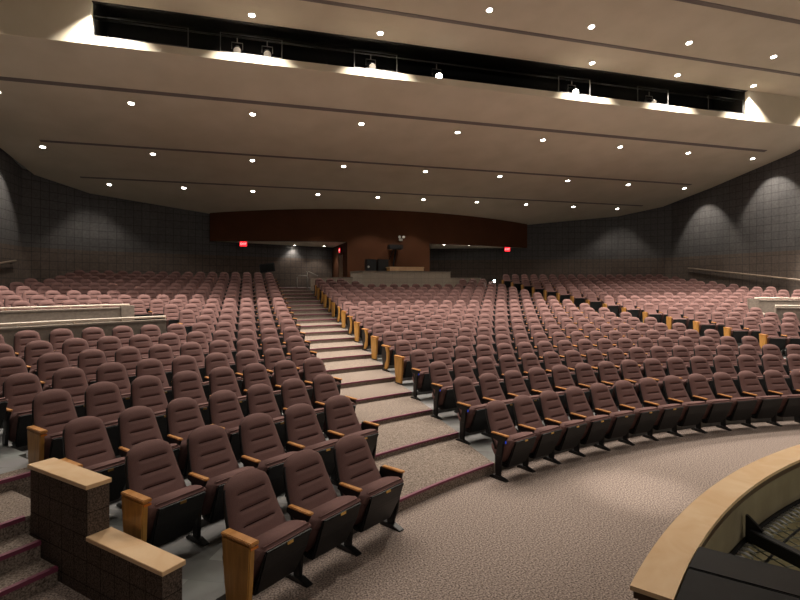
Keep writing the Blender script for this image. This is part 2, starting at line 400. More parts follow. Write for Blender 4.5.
for y, x0, x1, w in GRV:
    bm = B()
    for a, b in ((y-w/2, y+w/2),):
        za, zb = zc(a), zc(b)
        vs = [bm.verts.new(p) for p in ((x0,a,za-.02),(x1,a,za-.02),(x1,b,zb-.02),(x0,b,zb-.02),(x0,a,za+.05),(x1,a,za+.05),(x1,b,zb+.05),(x0,b,zb+.05))]
        for idx in ((0,1,2,3),(7,6,5,4),(0,4,5,1),(1,5,6,2),(2,6,7,3),(3,7,4,0)): bm.faces.new([vs[i] for i in idx])
    bmesh.ops.recalc_face_normals(bm, faces=bm.faces[:])
    tag(obj('trim_groove', bm, M['groove']), kind='structure')

# ------------------------------------------------------------------ entrance wells: parapets and rails
def parapet(name, R, z, t0, t1, th, label, posts=True):
    tm = (t0+t1)/2; c = pol(R, tm); root = tag(empty(name, c), label, 'parapet'); inv = Matrix.Translation(-c)
    bm = B(); arc_slab(bm, R, R+th, t0, t1, -.3, z-.05); bm.transform(inv); obj('wall_body', bm, M['pale_stone'], root)
    bm = B(); arc_slab(bm, R-.02, R+th+.02, t0, t1, z-.05, z-.015); bm.transform(inv); obj('coping', bm, M['pale_stone'], root)
    n = 22; pts = [pol(R+.05, t0+(t1-t0)*k/n, z+.055) - c for k in range(n+1)]
    bm = B(); tube(bm, pts, .024)
    for k in range(0, n+1, 2): tube(bm, [pts[k], pts[k]-Vector((0,0,.075))], .012, 6)
    obj('hand_rail', bm, M['rail_cream'], root)
    bm = B(); tube(bm, [p-Vector((0,0,.075)) for p in pts], .017)
    obj('lower_rail', bm, M['rail_cream'], root)
    return root, inv
for s, side in ((-1,'left'), (1,'right')):
    parapet('parapet', 20.98, 1.76, s*.985 if s < 0 else .462, -.494 if s < 0 else .985, .13,
            'lower front parapet with cream rails around the %s entrance well' % side)
    r, inv = parapet('parapet', 24.30, 1.93, s*.81 if s < 0 else .497, -.484 if s < 0 else .81, .13,
            'higher rear parapet with cream rails behind the %s entrance well' % side)
    bm = B(); ae = -.487 if s < 0 else .495; arc_slab(bm, 24.24, 24.46, ae-.007, ae+.007, 1.0, 1.96, 1); bm.transform(inv); obj('end_pier', bm, M['pale_stone'], r)
    bm = B(); p = [pol(R, (a_ if s < 0 else b_)+o) for R, a_, b_ in ((21.0,-.493,.465),(24.4,-.485,.496)) for o in (-.003,.003)]
    vs = [bm.verts.new(v+Vector((0,0,z))) for v, zt in zip(p, (1.3,1.3,1.55,1.55)) for z in (-.3, zt)]
    for idx in ((0,1,3,2),(4,6,7,5),(0,4,5,1),(2,3,7,6),(1,5,7,3),(0,2,6,4)): bm.faces.new([vs[i] for i in idx])
    bmesh.ops.recalc_face_normals(bm, faces=bm.faces[:])
    tag(obj('wall_well', bm, M['pale_stone']), kind='structure')
# handrails on the side walls
for s, y0, y1, side in ((-1,30.9,22.5,'left'), (1,30.5,21.5,'right')):
    c = Vector((s*(SIDE-.16), (y0+y1)/2, 3.1)); root = tag(empty('handrail', c), 'sloping handrail fixed to the %s block wall' % side, 'handrail')
    zf = lambda y: 2.74+(y-23.86)*.114
    bm = B(); tube(bm, [Vector((s*(SIDE-.12), y, zf(y)))-c for y in (y0, (y0+y1)/2, y1)], .042); obj('rail', bm, M['rail_wood'], root)
    for k in range(6):
        y = y0+(y1-y0)*(k+.15)/5.4
        bm = B(); tube(bm, [Vector((s*(SIDE-.12),y,zf(y)))-c, Vector((s*(SIDE-.12),y,zf(y)-.09))-c, Vector((s*(SIDE-.012),y,zf(y)-.11))-c], .012, 6); obj('bracket', bm, M['steel'], root)

# ------------------------------------------------------------------ control booth and back of the hall
root = tag(empty('control_booth', (0,31.6,2.03)), 'low tan block counter of the control booth below the brown wall', 'booth')
bm = B(); prism(bm, [(-2.38,0),(2.48,0),(2.62,.9),(2.62,2.6),(2.42,2.6),(2.42,.95),(2.33,.2),(-2.24,.2),(-2.34,.95),(-2.34,2.6),(-2.54,2.6),(-2.54,.9)], -.35, 1.16, 'z')
bm.normal_update(); uv_wall(bm); obj('counter_wall', bm, M['booth_block'], root)
bm = B(); prism(bm, [(-2.42,-.04),(2.52,-.04),(2.66,.88),(2.66,2.6),(2.36,2.6),(2.36,.98),(2.28,.30),(-2.19,.30),(-2.28,.98),(-2.28,2.6),(-2.58,2.6),(-2.58,.88)], 1.16, 1.20, 'z')
obj('counter_top', bm, M['pale_stone'], root)
root = tag(empty('mixing_desk', (.19,32.3,2.17)), 'pale wooden desk top standing on the booth counter', 'desk')
bm = B(); box(bm, -.98,.98,-.12,.75,1.24,1.30, bev=.01); obj('desk_top', bm, M['cap_wood'], root)
bm = B(); box(bm, -.96,.96,-.10,-.06,1.03,1.24); obj('front_board', bm, M['cap_wood'], root)
for x in (-.9,.9):
    bm = B(); box(bm, x-.04,x+.04,-.05,.7,-.0,1.24); obj('leg', bm, M['panel_wood'], root)
bm = B(); box(bm, -2.5, 2.5, 31.85, 34.9, 2.0, 2.17)
tag(obj('floor', bm, M['tier']), kind='structure')
for k, (x0, x1, lab) in enumerate(((-1.80,-1.24,'black equipment cabinet with a white tag, outer one in the booth'), (-1.16,-.55,'black equipment cabinet next to the booth desk'))):
    root = tag(empty('equipment_rack', ((x0+x1)/2-.03,33.45,2.17)), lab, 'equipment', 'equipment racks in the booth')
    w = (x1-x0)/2
    bm = B(); box(bm, -w,w,-.25,.3,0,1.74, bev=.015); obj('cabinet', bm, M['plastic'], root)
    bm = B(); box(bm, -w+.05,w-.05,-.265,-.25,.85,1.66); obj('screen', bm, M['steel'], root)
    if k == 0:
        bm = B(); disc(bm, (0,0), .06, 0, .02, 16); bm.transform(Matrix.Translation((-w+.1,-.27,1.32)) @ Matrix.Rotation(pi/2,4,'X')); obj('white_tag', bm, M['white_plastic'], root)
root = tag(empty('projector', (.2,34.6,2.17)), 'black projector on a slanting stand before the brown wall', 'projector')
bm = B(); box(bm, -.42,.42,-.3,.25,2.40,2.66, bev=.03); obj('body', bm, M['plastic'], root)
bm = B(); disc(bm, (0,0), .09, 0, .06, 18); bm.transform(Matrix.Translation((.22,-.30,2.53)) @ Matrix.Rotation(pi/2,4,'X')); obj('lens', bm, M['steel'], root)
bm = B(); tube(bm, [(-.12,0,0),(-.10,0,1.6),(.05,0,2.42)], .05); tube(bm, [(-.38,-.05,1.75),(-.12,0,2.42)], .03); obj('stand', bm, M['steel'], root)
root = tag(empty('emergency_light', (.67,yb(.67)-.05,5.27)), 'small white twin-head emergency light on the brown wall', 'emergency light')
bm = B(); box(bm, -.11,.11,-.04,.05,-.16,-.02, bev=.01); obj('battery_box', bm, M['white_plastic'], root)
for s in (-1,1):
    bm = B(); disc(bm, (0,0), .045, 0, .13, 16, .085); bm.transform(Matrix.Translation((s*.12,-.03,.06)) @ Matrix.Rotation(pi/2,4,'X')); obj('lamp_head', bm, M['white_plastic'], root)
# low walls beside the booth
for s, side in ((-1,'left'), (1,'right')):
    c = Vector((s*3.85,33.0,2.0)); root = tag(empty('low_wall', c), 'low tan block wall running %s from the booth counter' % side, 'low wall')
    x0, x1 = sorted((s*2.68, s*4.92))
    bm = B(); box(bm, x0,x1,32.95,33.12,1.7,2.86); bm.normal_update(); uv_wall(bm); bm.transform(Matrix.Translation(-c)); obj('block_body', bm, M['booth_block'], root)
    bm = B(); box(bm, x0-.02,x1+.02,32.92,33.15,2.86,2.91); bm.transform(Matrix.Translation(-c)); obj('coping', bm, M['pale_stone'], root)
root = tag(empty('guard_rail', (-5.25,33.9,2.17)), 'bent pipe guard rail at the top of the aisle stair', 'railing')
bm = B(); tube(bm, [(-.3,0,0),(-.3,0,.72),(-.22,0,.82),(.22,0,.82),(.28,0,.72),(.28,0,0)], .028); obj('hoop', bm, M['rail_metal'], root)
bm = B(); tube(bm, [(.16,-.3,1.02),(.30,-.35,1.03),(.78,-.45,.80)], .026); tube(bm, [(.22,-.32,1.02),(.22,-.32,0)], .022); obj('hand_rail', bm, M['rail_metal'], root)
root = tag(empty('loudspeaker', (-7.1,34.6,2.17)), 'black loudspeaker cabinet tilted on a stand behind the last left row', 'loudspeaker')
bm = B(); box(bm, -.40,.40,-.22,.22,-.24,.24, bev=.03); bm.transform(Matrix.Translation((0,0,1.25)) @ Matrix.Rotation(-.12,4,'Y')); obj('cabinet', bm, M['plastic'], root)
bm = B(); box(bm, -.34,.34,-.235,-.22,-.19,.19); bm.transform(Matrix.Translation((0,0,1.25)) @ Matrix.Rotation(-.12,4,'Y')); obj('grille', bm, M['black'], root)
bm = B(); tube(bm, [(0,0,0),(0,0,1.05)], .035); box(bm, -.25,.25,-.25,.25,0,.03); obj('stand', bm, M['steel'], root)
# door in the left return, light switch plates
c = Vector((-2.56,36.9,2.17)); o = tag(empty('door_1', c), kind='structure')
bm = B(); box(bm, -.04,0,-.75,.75,0,2.15); obj('door_leaf', bm, M['door'], o)
bm = B()
for a, b, z0, z1 in ((-.83,-.75,0,2.23),(.75,.83,0,2.23),(-.83,.83,2.15,2.23)): box(bm, -.07,0,a,b,z0,z1)
obj('door_frame', bm, M['brown_wall'], o)
bm = B(); tube(bm, [(-.04,-.65,1.0),(-.10,-.65,1.0),(-.10,-.50,1.0)], .015, 6); obj('door_handle', bm, M['rail_metal'], o)

def exit_sign(loc, rz, label, mat_face):
    root = tag(empty('exit_sign', loc, rz), label, 'exit sign')
    bm = B(); box(bm, -.21,.21,-.035,.035,-.15,.15, bev=.012); obj('housing', bm, M['black'], root)
    bm = B(); box(bm, -.195,.195,-.042,-.034,-.135,.135); obj('face', bm, mat_face, root)
    cu = bpy.data.curves.new('lettering', 'FONT'); cu.body = 'EXIT'; cu.size = .17; cu.extrude = .003; cu.align_x = 'CENTER'; cu.align_y = 'CENTER'; cu.materials.append(M['exit_letter'])
    tmp = bpy.data.objects.new('tmp', cu); me = bpy.data.meshes.new_from_object(tmp); bpy.data.objects.remove(tmp)
    t = bpy.data.objects.new('lettering', me); COL.objects.link(t); t.parent = root; t.location = (0,-.045,0); t.rotation_euler = (pi/2,0,0)
exit_sign((-8.36,yb(8.36)+.15,4.83), 0, 'red lit EXIT sign hanging under the header at the left opening', M['exit_red'])
exit_sign((8.47,yb(8.47)+.15,4.83), 0, 'red lit EXIT sign hanging under the header at the right opening', M['exit_red'])
exit_sign((-2.62,37.2,4.62), -pi/2, 'red lit EXIT sign on the wall return above the door', M['exit_red'])

# ------------------------------------------------------------------ downlights
def spot(loc, power, size=1.8, blend=.35, col=(1,.91,.79), rad=.05, tgt=None, name='lamp'):
    ld = bpy.data.lights.new(name, 'SPOT'); ld.energy = power; ld.spot_size = size; ld.spot_blend = blend; ld.color = col; ld.shadow_soft_size = rad
    o = bpy.data.objects.new(name, ld); COL.objects.link(o); o.location = loc
    if tgt: o.rotation_euler = (Vector(tgt)-Vector(loc)).to_track_quat('-Z','Y').to_euler()
    return o
ORD = ['','first','second','third','fourth','fifth','sixth','seventh','eighth','ninth','tenth','eleventh','twelfth','thirteenth','fourteenth','fifteenth','sixteenth','seventeenth','eighteenth','nineteenth','twentieth']
ring_me = lens_me = None
def downlight(x, y, z, power, label, group, lens='lamp', size=1.8, blend=.35, slope=0.0, r=.085, off=.02):
    global ring_me, lens_me
    root = empty('downlight', (x,y,z)); root.rotation_euler = (math.atan(slope),0,0); root.scale = (.8,.8,.8)
    if label: tag(root, label, 'downlight', group)
    if ring_me is None:
        bm = B(); n = 24
        rr = [(.16,-.012),(.125,-.018),(.115,.0),(.115,.08),(.16,.08)]
        rings = [[bm.verts.new((a*cos(2*pi*k/n), a*sin(2*pi*k/n), b)) for k in range(n)] for a, b in rr]
        for A, C in zip(rings, rings[1:]+rings[:1]):
            for k in range(n): bm.faces.new((A[k],A[(k+1)%n],C[(k+1)%n],C[k]))
        bmesh.ops.recalc_face_normals(bm, faces=bm.faces[:])
        o = obj('trim_ring', bm, M['white_plastic'], root); ring_me = o.data
        bm = B(); disc(bm, (0,0), .113, -.008, .02, 24); o2 = obj('lens', bm, M[lens], root); lens_me = {lens: o2.data}
    else:
        o = bpy.data.objects.new('trim_ring', ring_me); COL.objects.link(o); o.parent = root
        if lens not in lens_me:
            bm = B(); disc(bm, (0,0), .113, -.008, .02, 24); o2 = obj('lens', bm, M[lens], root); lens_me[lens] = o2.data
        else:
            o2 = bpy.data.objects.new('lens', lens_me[lens]); COL.objects.link(o2); o2.parent = root
    if power: spot((x,y,z-off-.02), power, size, blend)
    return root
P_E, P_1, P_2, P_3, P_B, P_F = 2600, 75, 42, 210, 1500, 700
def row(xs, y, power, rowname, group, **k):
    vis = [x for x in xs if (lambda p: p and -6 < p[0] < 806 and -6 < p[1] < 606)(to_px(x, y, zc(y)))]
    for x in xs:
        lab = None; n = len(vis)
        if x in vis:
            i = vis.index(x)
            lab = 'lit round ceiling downlight, %s from the left in %s' % (ORD[i+1], rowname)
        m = (zc(y+.05)-zc(y-.05))/.1
        p = power*((.5 if x < -4 else 1.15) if y < 21 else 1)*(.45 if y > 32 and abs(x) > 6 else 1)
        if abs(x) > 14 and y > 24:       # the outermost lamps are tilted to wash the side walls
            sg = 1 if x > 0 else -1
            if y < 32: spot((x,y,zc(y)-.05), 430 if y < 27 else 330, 1.25, .45, tgt=(x+sg*2.0, y, zc(y)-3.6), name='wall_washer')
            else: spot((x,y,zc(y)-.05), 60, 1.3, .6, tgt=(x+sg*1.2, y+1.2, zc(y)-3.6), name='wall_washer')
        if lab is None and k.get('lens') == 'none': continue
        if lab is None: spot((x,y,zc(y)-.04), p, k.get('size',1.8), k.get('blend',.35))     # a lamp beyond the picture's edge
        else: downlight(x, y, zc(y), p, lab, group, slope=m, **k)
row([-14.48,-11.17,-7.87,-4.53,-1.24,1.42,4.72,7.94,11.24,14.48], 33.03, P_3, 'the rearmost row of the ceiling', 'downlights of the rearmost row', size=1.75)
row([-16.0,-11.97,-7.92,-3.82,.22,4.25,8.25,12.13,16.0], 29.27, P_2, 'the row before the last', 'downlights of the second row from the back', size=1.75)
row([-15.95,-12.0,-7.95,-3.85,.21,4.22,8.24,12.13,16.15], 25.2, P_1, 'the row just behind the lower fascia', 'downlights behind the fascia', size=1.8)
row([-16.2,-12.1,-8.0,-3.9,4.35,8.35,12.3,16.4], 22.02, P_E, 'the row along the slot', 'downlights along the lighting slot', size=1.85, blend=.7)
row([-12.9,-8.9,-4.9,-.8,2.97,7.08,11.1,15.1], 20.22, P_B, 'the frontmost visible row', 'downlights of the frontmost row', size=1.75)
row([-11.5,-7.5,-3.4,.6,4.7,8.7,12.7], 10.7, P_F, 'x', 'x', size=.62, blend=1.0)
row([-13.0,-9.0,-5.0,-1.0,3.0,7.0,11.0,15.0], 15.6, 1250, 'x', 'x', size=1.6, blend=.4)
spot((-3.4,10.7,zc(10.7)-.1), 3800, .14, 1.0, name='front_spotlight')
# recess lights
for x, y, lab in ((-5.25,38.9,'left'),(-3.35,39.0,'left'),(3.75,35.75,'right'),(5.55,36.0,'right')):
    near = 'nearer the booth' if abs(x) < 4 else 'farther from the booth'
    downlight(x, y, 5.0, 80, 'small downlight in the low ceiling of the %s opening, %s' % (lab, near), 'downlights in the low openings', 'lamp', 1.9, .5)
# lamps hung inside the slot
def slot_fixture(x, z, label, lit):
    root = tag(empty('stage_light', (x,23.05,z)), label, 'stage light', 'stage lights hung in the slot')
    R = Matrix.Rotation(-1.05,4,'X')
    bm = B(); disc(bm, (0,0), .13, -.28, .20, 20, .10); bm.transform(R); obj('can', bm, M['steel'], root, True)
    bm = B(); disc(bm, (0,0), .115, -.30, -.275, 20); bm.transform(R); obj('lens', bm, M['lamp'] if lit else M['rail_metal'], root)
    bm = B(); tube(bm, [(-.17,0,0),(-.17,0,.22),(.17,0,.22),(.17,0,0)], .014, 6); tube(bm, [(0,0,.22),(0,0,.40)], .02, 6); obj('yoke', bm, M['rail_metal'], root)
for x, z, lab, lit in ((-8.45,10.22,'unlit stage light in the slot, left one of the hung pair',0), (-7.50,10.22,'unlit stage light in the slot, right one of the hung pair',0),
                  (-3.98,10.22,'unlit stage light alone in the slot, left of the slot centre',0), (-1.52,10.17,'glowing stage light in the slot near its centre',1),
                  (4.18,10.2,'glowing stage light in the slot, right of its centre',1), (7.9,10.15,'unlit stage light in the slot near its right end',0)):
    slot_fixture(x, z, lab, lit)
bm = B(); tube(bm, [(SL,23.05,10.62),(SR,23.05,10.62)], .03); tag(obj('lighting_pipe', bm, M['steel']), 'black pipe along the slot carrying the stage lights', 'pipe')
FR = [(-11.2,1.3,'left end'),(-8.0,.95,'second from the left'),(-3.9,.75,'third from the left'),(4.0,.7,'fourth from the left'),(7.7,.75,'fifth from the left'),(11.5,.95,'right end')]
for x, w, lab in FR:
    root = tag(empty('slot_frame', (x,22.62,9.9)), 'thin grey metal bracket frame in the black slot, %s' % lab, 'frame', 'metal frames in the slot')
    bm = B(); box(bm, -w,w,-.012,.012,0,.03); obj('bottom_bar', bm, M['dark_metal'], root)
    for s in (-1,1):
        bm = B(); box(bm, s*w-.012,s*w+.012,-.012,.012,0,.62); obj('upright', bm, M['dark_metal'], root)
    bm = B(); box(bm, -w,w,-.01,.01,.60,.62); obj('top_bar', bm, M['steel'], root)

# ------------------------------------------------------------------ orchestra pit at the lower right
T0 = -.639
c = pol(9.81, -.35); inv = Matrix.Translation(-c)
root = tag(empty('pit_rail', c), 'curved wall around the pit with a broad pale maple cap', 'pit wall')
bm = B(); arc_slab(bm, 9.685, 9.92, T0, .75, .752, .78, 120)
bm.transform(inv); obj('wood_cap', bm, M['cap_wood'], root)
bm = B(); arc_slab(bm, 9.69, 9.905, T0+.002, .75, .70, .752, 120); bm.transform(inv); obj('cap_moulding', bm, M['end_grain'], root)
bm = B(); arc_slab(bm, 9.72, 9.88, T0+.004, .75, -2.2, .70, 120); bm.transform(inv); obj('wall_body', bm, M['pit_wall'], root)
bm = B(); prism(bm, [(r*sin(t), r*cos(t)) for r, t in [(9.72, T0-.05+(.8-T0)*k/60) for k in range(61)]]+[(8.0,2.0),(-6.2,2.0)], -.75, -.65, 'z')
tag(obj('floor', bm, M['pit_floor']), 'yellowish board floor down in the pit', kind='structure')
# safety net stretched across the pit
c = Vector((-1.5,7.5,.3)); root = tag(empty('safety_net', c), 'pale cord safety net stretched over the pit beside the black beam', 'net')
bm = B()
def inpit(x, y): return hypot(x,y) < 9.66
step = .11; NR = 9.62
def netline(p, d, L_):
    pts = []
    for k in range(int(L_/.25)+1):
        q = p+d*(k*.25)
        if inpit(q.x, q.y) and q.x < 3.2 and q.y > 5.0 and (q-Vector((-5.165,8.19,0))).dot(Vector((-.768,-.64,0))) < -.03:
            pts.append(Vector((q.x, q.y, .30-.10*min(1,(NR-hypot(q.x,q.y))/1.5)))-c)
        elif len(pts) > 1: break
        else: pts = []
    if len(pts) > 1: tube(bm, pts, .006, 4)
ang = .0
for k in range(90):
    x = -6.0+k*step
    netline(Vector((x,5.0,0)), Vector((0,1,0)), 5.2)
for k in range(45):
    y = 5.0+k*step
    netline(Vector((-6.5,y,0)), Vector((1,0,0)), 10)
obj('mesh_cords', bm, M['net_dark'], root)
bm = B()
for k in range(120):            # pale lacing loops along the edge
    t = -.60+k*.0098
    a, b = pol(9.68,t,.33)-c, pol(9.585,t+.003,.305)-c
    tube(bm, [a, (a+b)/2+Vector((0,0,.012)), b, pol(9.68,t+.0065,.33)-c], .012, 4)
obj('edge_lacing', bm, M['net'], root)
bm = B(); tube(bm, [pol(9.70,-.63+k*.02,.335)-c for k in range(66)], .022, 6); tube(bm, [pol(9.50,-.62+k*.02,.29)-c for k in range(66)], .012, 6)
obj('border_rope', bm, M['black_paint'], root)
# black beam with its wall bracket
bx, by = -3.92, 8.83
root = tag(empty('pit_beam', (bx,by,.40)), 'black beam running out over the pit net from a triangular bracket', 'beam')
bm = B(); box(bm, -.038,.038,-3.4,.0,-.05,.06, bev=.006); obj('beam', bm, M['black_paint'], root)
bm = B(); prism(bm, [(-.10,.07),(.03,-.08),(.03,.17),(.015,.17)], -.018, .018, 'x'); bm.transform(Matrix.Rotation(.42,4,'Z')); obj('bracket', bm, M['steel'], root)
# black platform beside the rail
d = Vector((.64,-.768,0)); nrm = Vector((-.768,-.64,0))
p0 = Vector((-5.165,8.19,0))
def plank(o0, o1, t, z0, z1):
    """board along d between perpendicular offsets o0..o1, its left end following the rail"""
    bm = B(); pts = []
    for o in (o0, (o0+o1)/2, o1):
        base = p0+nrm*o; k = -1.5
        while hypot((base+d*k).x, (base+d*k).y) > 9.675: k += .002
        pts.append(base+d*k)
    e = [p0+nrm*o1+d*t, p0+nrm*o0+d*t]
    prism(bm, [(p.x,p.y) for p in pts+e], z0, z1, 'z', bev=.006); return bm
M['black_gloss'] = noisy('black_gloss_board', (.006,.006,.007), (.010,.010,.011), 7, .55, 4, .03, .35)
root = tag(empty('pit_platform', p0), 'black painted platform of two boards against the end of the pit rail', 'platform')
inv = Matrix.Translation(-p0)
bm = plank(0, .335, 2.6, .70, .80); bm.transform(inv); obj('edge_board', bm, M['black_gloss'], root)
bm = plank(.336, 1.5, 2.6, .70, .793); bm.transform(inv); obj('deck_board', bm, M['black_paint'], root)
for k in (0,1,2):
    q = p0+nrm*.25+d*(.3+.9*k)
    bm = B(); box(bm, q.x-.04,q.x+.04,q.y-.04,q.y+.04,-.65,.70); bm.transform(inv); obj('leg', bm, M['steel'], root)

# ------------------------------------------------------------------ theatre seats
def back_grid(nx, nz, depth, seams, grow=0.0, hb=.40, ht=.925, front=True):
    """tapering, round-topped seat back as a bulged grid; returns bmesh of one face sheet closed by a rim"""
    bm = B(); rows = []
    zs = [k/nz for k in range(nz+1)]
    if seams:
        for s in seams: zs += [s-.018, s-.006, s+.006, s+.018]
        zs = sorted(set(zs))
    Ht = ht-hb
    def hw(s):           # half width at height fraction s
        w = .258-.068*s
        if s > .80:
            u = min(1, (s-.80)/.20); w -= .072*(1-(1-u*u)**.5)
        return w+grow
    def yc(s): return .165+.255*s+.02*sin(pi*s)
    for s in zs:
        r = []; w = hw(s)
        for i in range(nx+1):
            a = -1+2*i/nx
            x = w*a
            edge = (1-abs(a)**4)*(1-max(0,(s-.8)/.2)**4)*min(1, s*6+.3)
            y = yc(s)-depth*edge
            z = hb+Ht*s
            if abs(a) > .6 and s > .86: z -= .0
            if seams and any(abs(s-q) < .008 for q in seams) and abs(a) < .58: y += .014
            r.append(bm.verts.new((x,y,z+.016*(1-a*a)*max(0,(s-.75)/.25))))
        rows.append((s, r))
    for (s0, A), (s1, C) in zip(rows, rows[1:]):
        for i in range(nx):
            f = bm.faces.new((A[i],A[i+1],C[i+1],C[i])); f.smooth = True
            a = abs(-1+2*(i+.5)/nx)
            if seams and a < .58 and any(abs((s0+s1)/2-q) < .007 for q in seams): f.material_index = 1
    # close the sheet: back cap
    bnd = [r[0] for s, r in rows]+rows[-1][1][1:-1]+[r[-1] for s, r in rows][::-1]+rows[0][1][::-1][1:-1]
    back = [bm.verts.new(v.co+Vector((0,.035,0))) for v in bnd]
    n = len(bnd)
    for i in range(n):
        f = bm.faces.new((bnd[i],back[i],back[(i+1)%n],bnd[(i+1)%n])); f.smooth = True
    bm.faces.new(back)
    bmesh.ops.recalc_face_normals(bm, faces=bm.faces[:])
    return bm
def arm_bm(x, w=.027, y0=-.06, y1=.23):
    bm = B(); prism(bm, [(x-w,y0+.015),(x-w*.6,y0),(x+w*.6,y0),(x+w,y0+.015),(x+w*.85,y1),(x-w*.85,y1)], .588, .606, 'z', bev=.006); return bm
def std_bm(x, solid=False):
    bm = B()
    if solid: prism(bm, [(-.04,.588),(.27,.588),(.29,.42),(.23,.10),(.08,.05),(.02,.20)], x-.016, x+.016, 'x', bev=.008)
    else: prism(bm, [(-.04,.588),(.25,.588),(.26,.54),(.12,.50),(.16,.30),(.06,.27),(.03,.48),(-.03,.555)], x-.014, x+.014, 'x', bev=.005)
    prism(bm, [(.06,.32),(.17,.32),(.16,.02),(.08,.02)], x-.018, x+.018, 'x', bev=.006)
    prism(bm, [(-.035,0),(.25,0),(.25,.018),(.20,.045),(.08,.045),(-.035,.012)], x-.032, x+.032, 'x', bev=.004)
    return bm
def seat_bm():
    bm = B(); prism(bm, [(-.115,.520),(-.108,.555),(-.07,.572),(.08,.545),(.20,.500),(.30,.430),(.295,.36),(.20,.22),(.10,.20),(-.045,.43)], -.242, .242, 'x', bev=.024)
    for f in bm.faces: f.smooth = True
    return bm
def pan_bm():
    bm = B(); prism(bm, [(-.126,.528),(-.112,.532),(-.06,.44),(.07,.195),(.19,.205),(.195,.165),(.14,.135),(.04,.145),(-.075,.38)], -.222, .222, 'x', bev=.014)
    for v in bm.verts:
        if v.co.z < .34: v.co.x *= .86
    return bm
def plate_bm():
    bm = B(); box(bm, -.028,.028,-.004,.004,-.011,.011); bm.transform(Matrix.Translation((0,-.124,.516)) @ Matrix.Rotation(-.12,4,'X')); return bm
ME = {}
def mesh(key, name, bm, mats):
    me = bpy.data.meshes.new(name); bm.normal_update(); bm.to_mesh(me); bm.free()
    for m in mats: me.materials.append(m)
    ME[key] = (name, me)
S = .56; HX = .28
mesh('back', 'backrest', back_grid(16, 14, .045, (.365,.575,.785)), [M['fabric'], M['seam_shade']])
bmx = back_grid(10, 8, -.030, None, .008, .375, .920); mesh('shell', 'back_shell', bmx, [M['plastic']])
mesh('seat', 'seat_cushion', seat_bm(), [M['fabric']]); mesh('pan', 'seat_pan', pan_bm(), [M['plastic']])
mesh('plate', 'number_plate', plate_bm(), [M['gold']])
for sd, x in (('l',-HX),('r',HX)):
    mesh('arm_'+sd, 'armrest', arm_bm(x), [M['arm_wood']]); mesh('std_'+sd, 'standard', std_bm(x), [M['steel']]); mesh('stds_'+sd, 'standard', std_bm(x, True), [M['steel']])
def panel_bm(x, curved):
    bm = B()
    if curved: prism(bm, [(-.06,.60),(.10,.60),(.03,.46),(.02,.32),(.09,.20),(.13,.06),(.02,.06),(-.05,.16),(-.07,.40)], x-.022, x+.022, 'x', bev=.008)
    else: prism(bm, [(-.07,.60),(.27,.60),(.24,.30),(.20,.04),(-.02,.04),(-.05,.30)], x-.024, x+.024, 'x', bev=.008)
    return bm
mesh('panel', 'end_panel', panel_bm(-HX-.012, False), [M['panel_wood']])
mesh('panelc', 'end_panel', panel_bm(-HX-.012, True), [M['panel_wood']])
bm = B(); box(bm, -HX-.030,-HX+.03,-.078,-.072,.572,.590); mesh('rowlet', 'row_plate', bm, [M['amber']])
bm = B(); box(bm, -HX-.040,-HX+.035,-.085,.27,.600,.628, bev=.006); mesh('arm_big', 'armrest', bm, [M['arm_wood']])
bm = B(); box(bm, -HX-.022,-HX-.010,-.030,-.012,.50,.535, bev=.003); mesh('led', 'aisle_lamp', bm, [M['blue_led']])
def part(key, parent):
    n, me = ME[key]; o = bpy.data.objects.new(n, me); COL.objects.link(o); o.parent = parent; return o

seats = []        # (block, row, index from aisle, R, theta, z, width scale, left end kind, right end)
def add_row(block, k, t_from, n, S_, stop=None):
    """n seats along row k; t_from is the angle of the block's aisle end"""
    R = R0+(k-1)*DR; dirn = -1 if block == 'left' else 1
    for j in range(n):
        th = t_from+dirn*(j+.5)*S_/R
        z = hh(k-1)
        if stop and stop(R, th): break
        if block == 'left' and th < -.70 and k >= 5: z = max(z, .57)
        seats.append(dict(b=block, k=k, j=j+1, R=R, th=th, z=z, sc=S_/.56, first=(j==0), last=False))
    seats[-1]['last'] = True
for k in range(1, 19):
    R = R0+(k-1)*DR
    add_row('middle', k, -asin(4.885/R), 17, .56)
cut = lambda s: s['b'] == 'middle' and s['k'] >= 17 and abs(s['R']*sin(s['th'])) < (3.0 if s['k'] == 18 else 2.9)
seats = [s for s in seats if not cut(s)]
LE = {1:(-.5570,3,.633),2:(-.5005,5,.602),3:(-asin(6.56/14.70),7,.545),4:(-asin(6.57/15.81),8,.558)}
for k in range(1, 21):
    R = R0+(k-1)*DR; a = asin(6.44/R); al = asin(6.70/R)
    if k in LE: add_row('left', k, *LE[k])
    elif k < 9: add_row('left', k, -al, 40, .56, lambda R, t: R*sin(t) < -15.9)
    elif k < 12: add_row('left', k, -al, 40, .56, lambda R, t: t < -.472+.28/R)
    else: add_row('left', k, -al, 40, .56, lambda R, t: R*sin(t) < -15.3)
    if k < 9: add_row('right', k, a, 40, .56, lambda R, t: R*sin(t) > 15.9)
    elif k < 12: add_row('right', k, a, 40, .56, lambda R, t: t > .472-.28/R)
    else: add_row('right', k, a, 40, .56, lambda R, t: R*sin(t) > 15.4)
keep = []
for s in seats:
    p = pol(s['R']+.2, s['th'], s['z']+.6); q = to_px(*p)
    if q and -45 < q[0] < 845 and q[1] < 690: s['Z'] = q[2]; s['px'] = q; keep.append(s)
seats = keep
inside = [s for s in seats if -30 < s['px'][0] < 806 and s['px'][1] < 620]
inside.sort(key=lambda s: s['Z'])
solo = inside[:300]; ids = set(map(id, solo)); rest = [s for s in seats if id(s) not in ids]
BL = {'middle': ('middle block','the stepped aisle'), 'left': ('near left block','the stepped aisle'), 'right': ('far right block','the far aisle')}
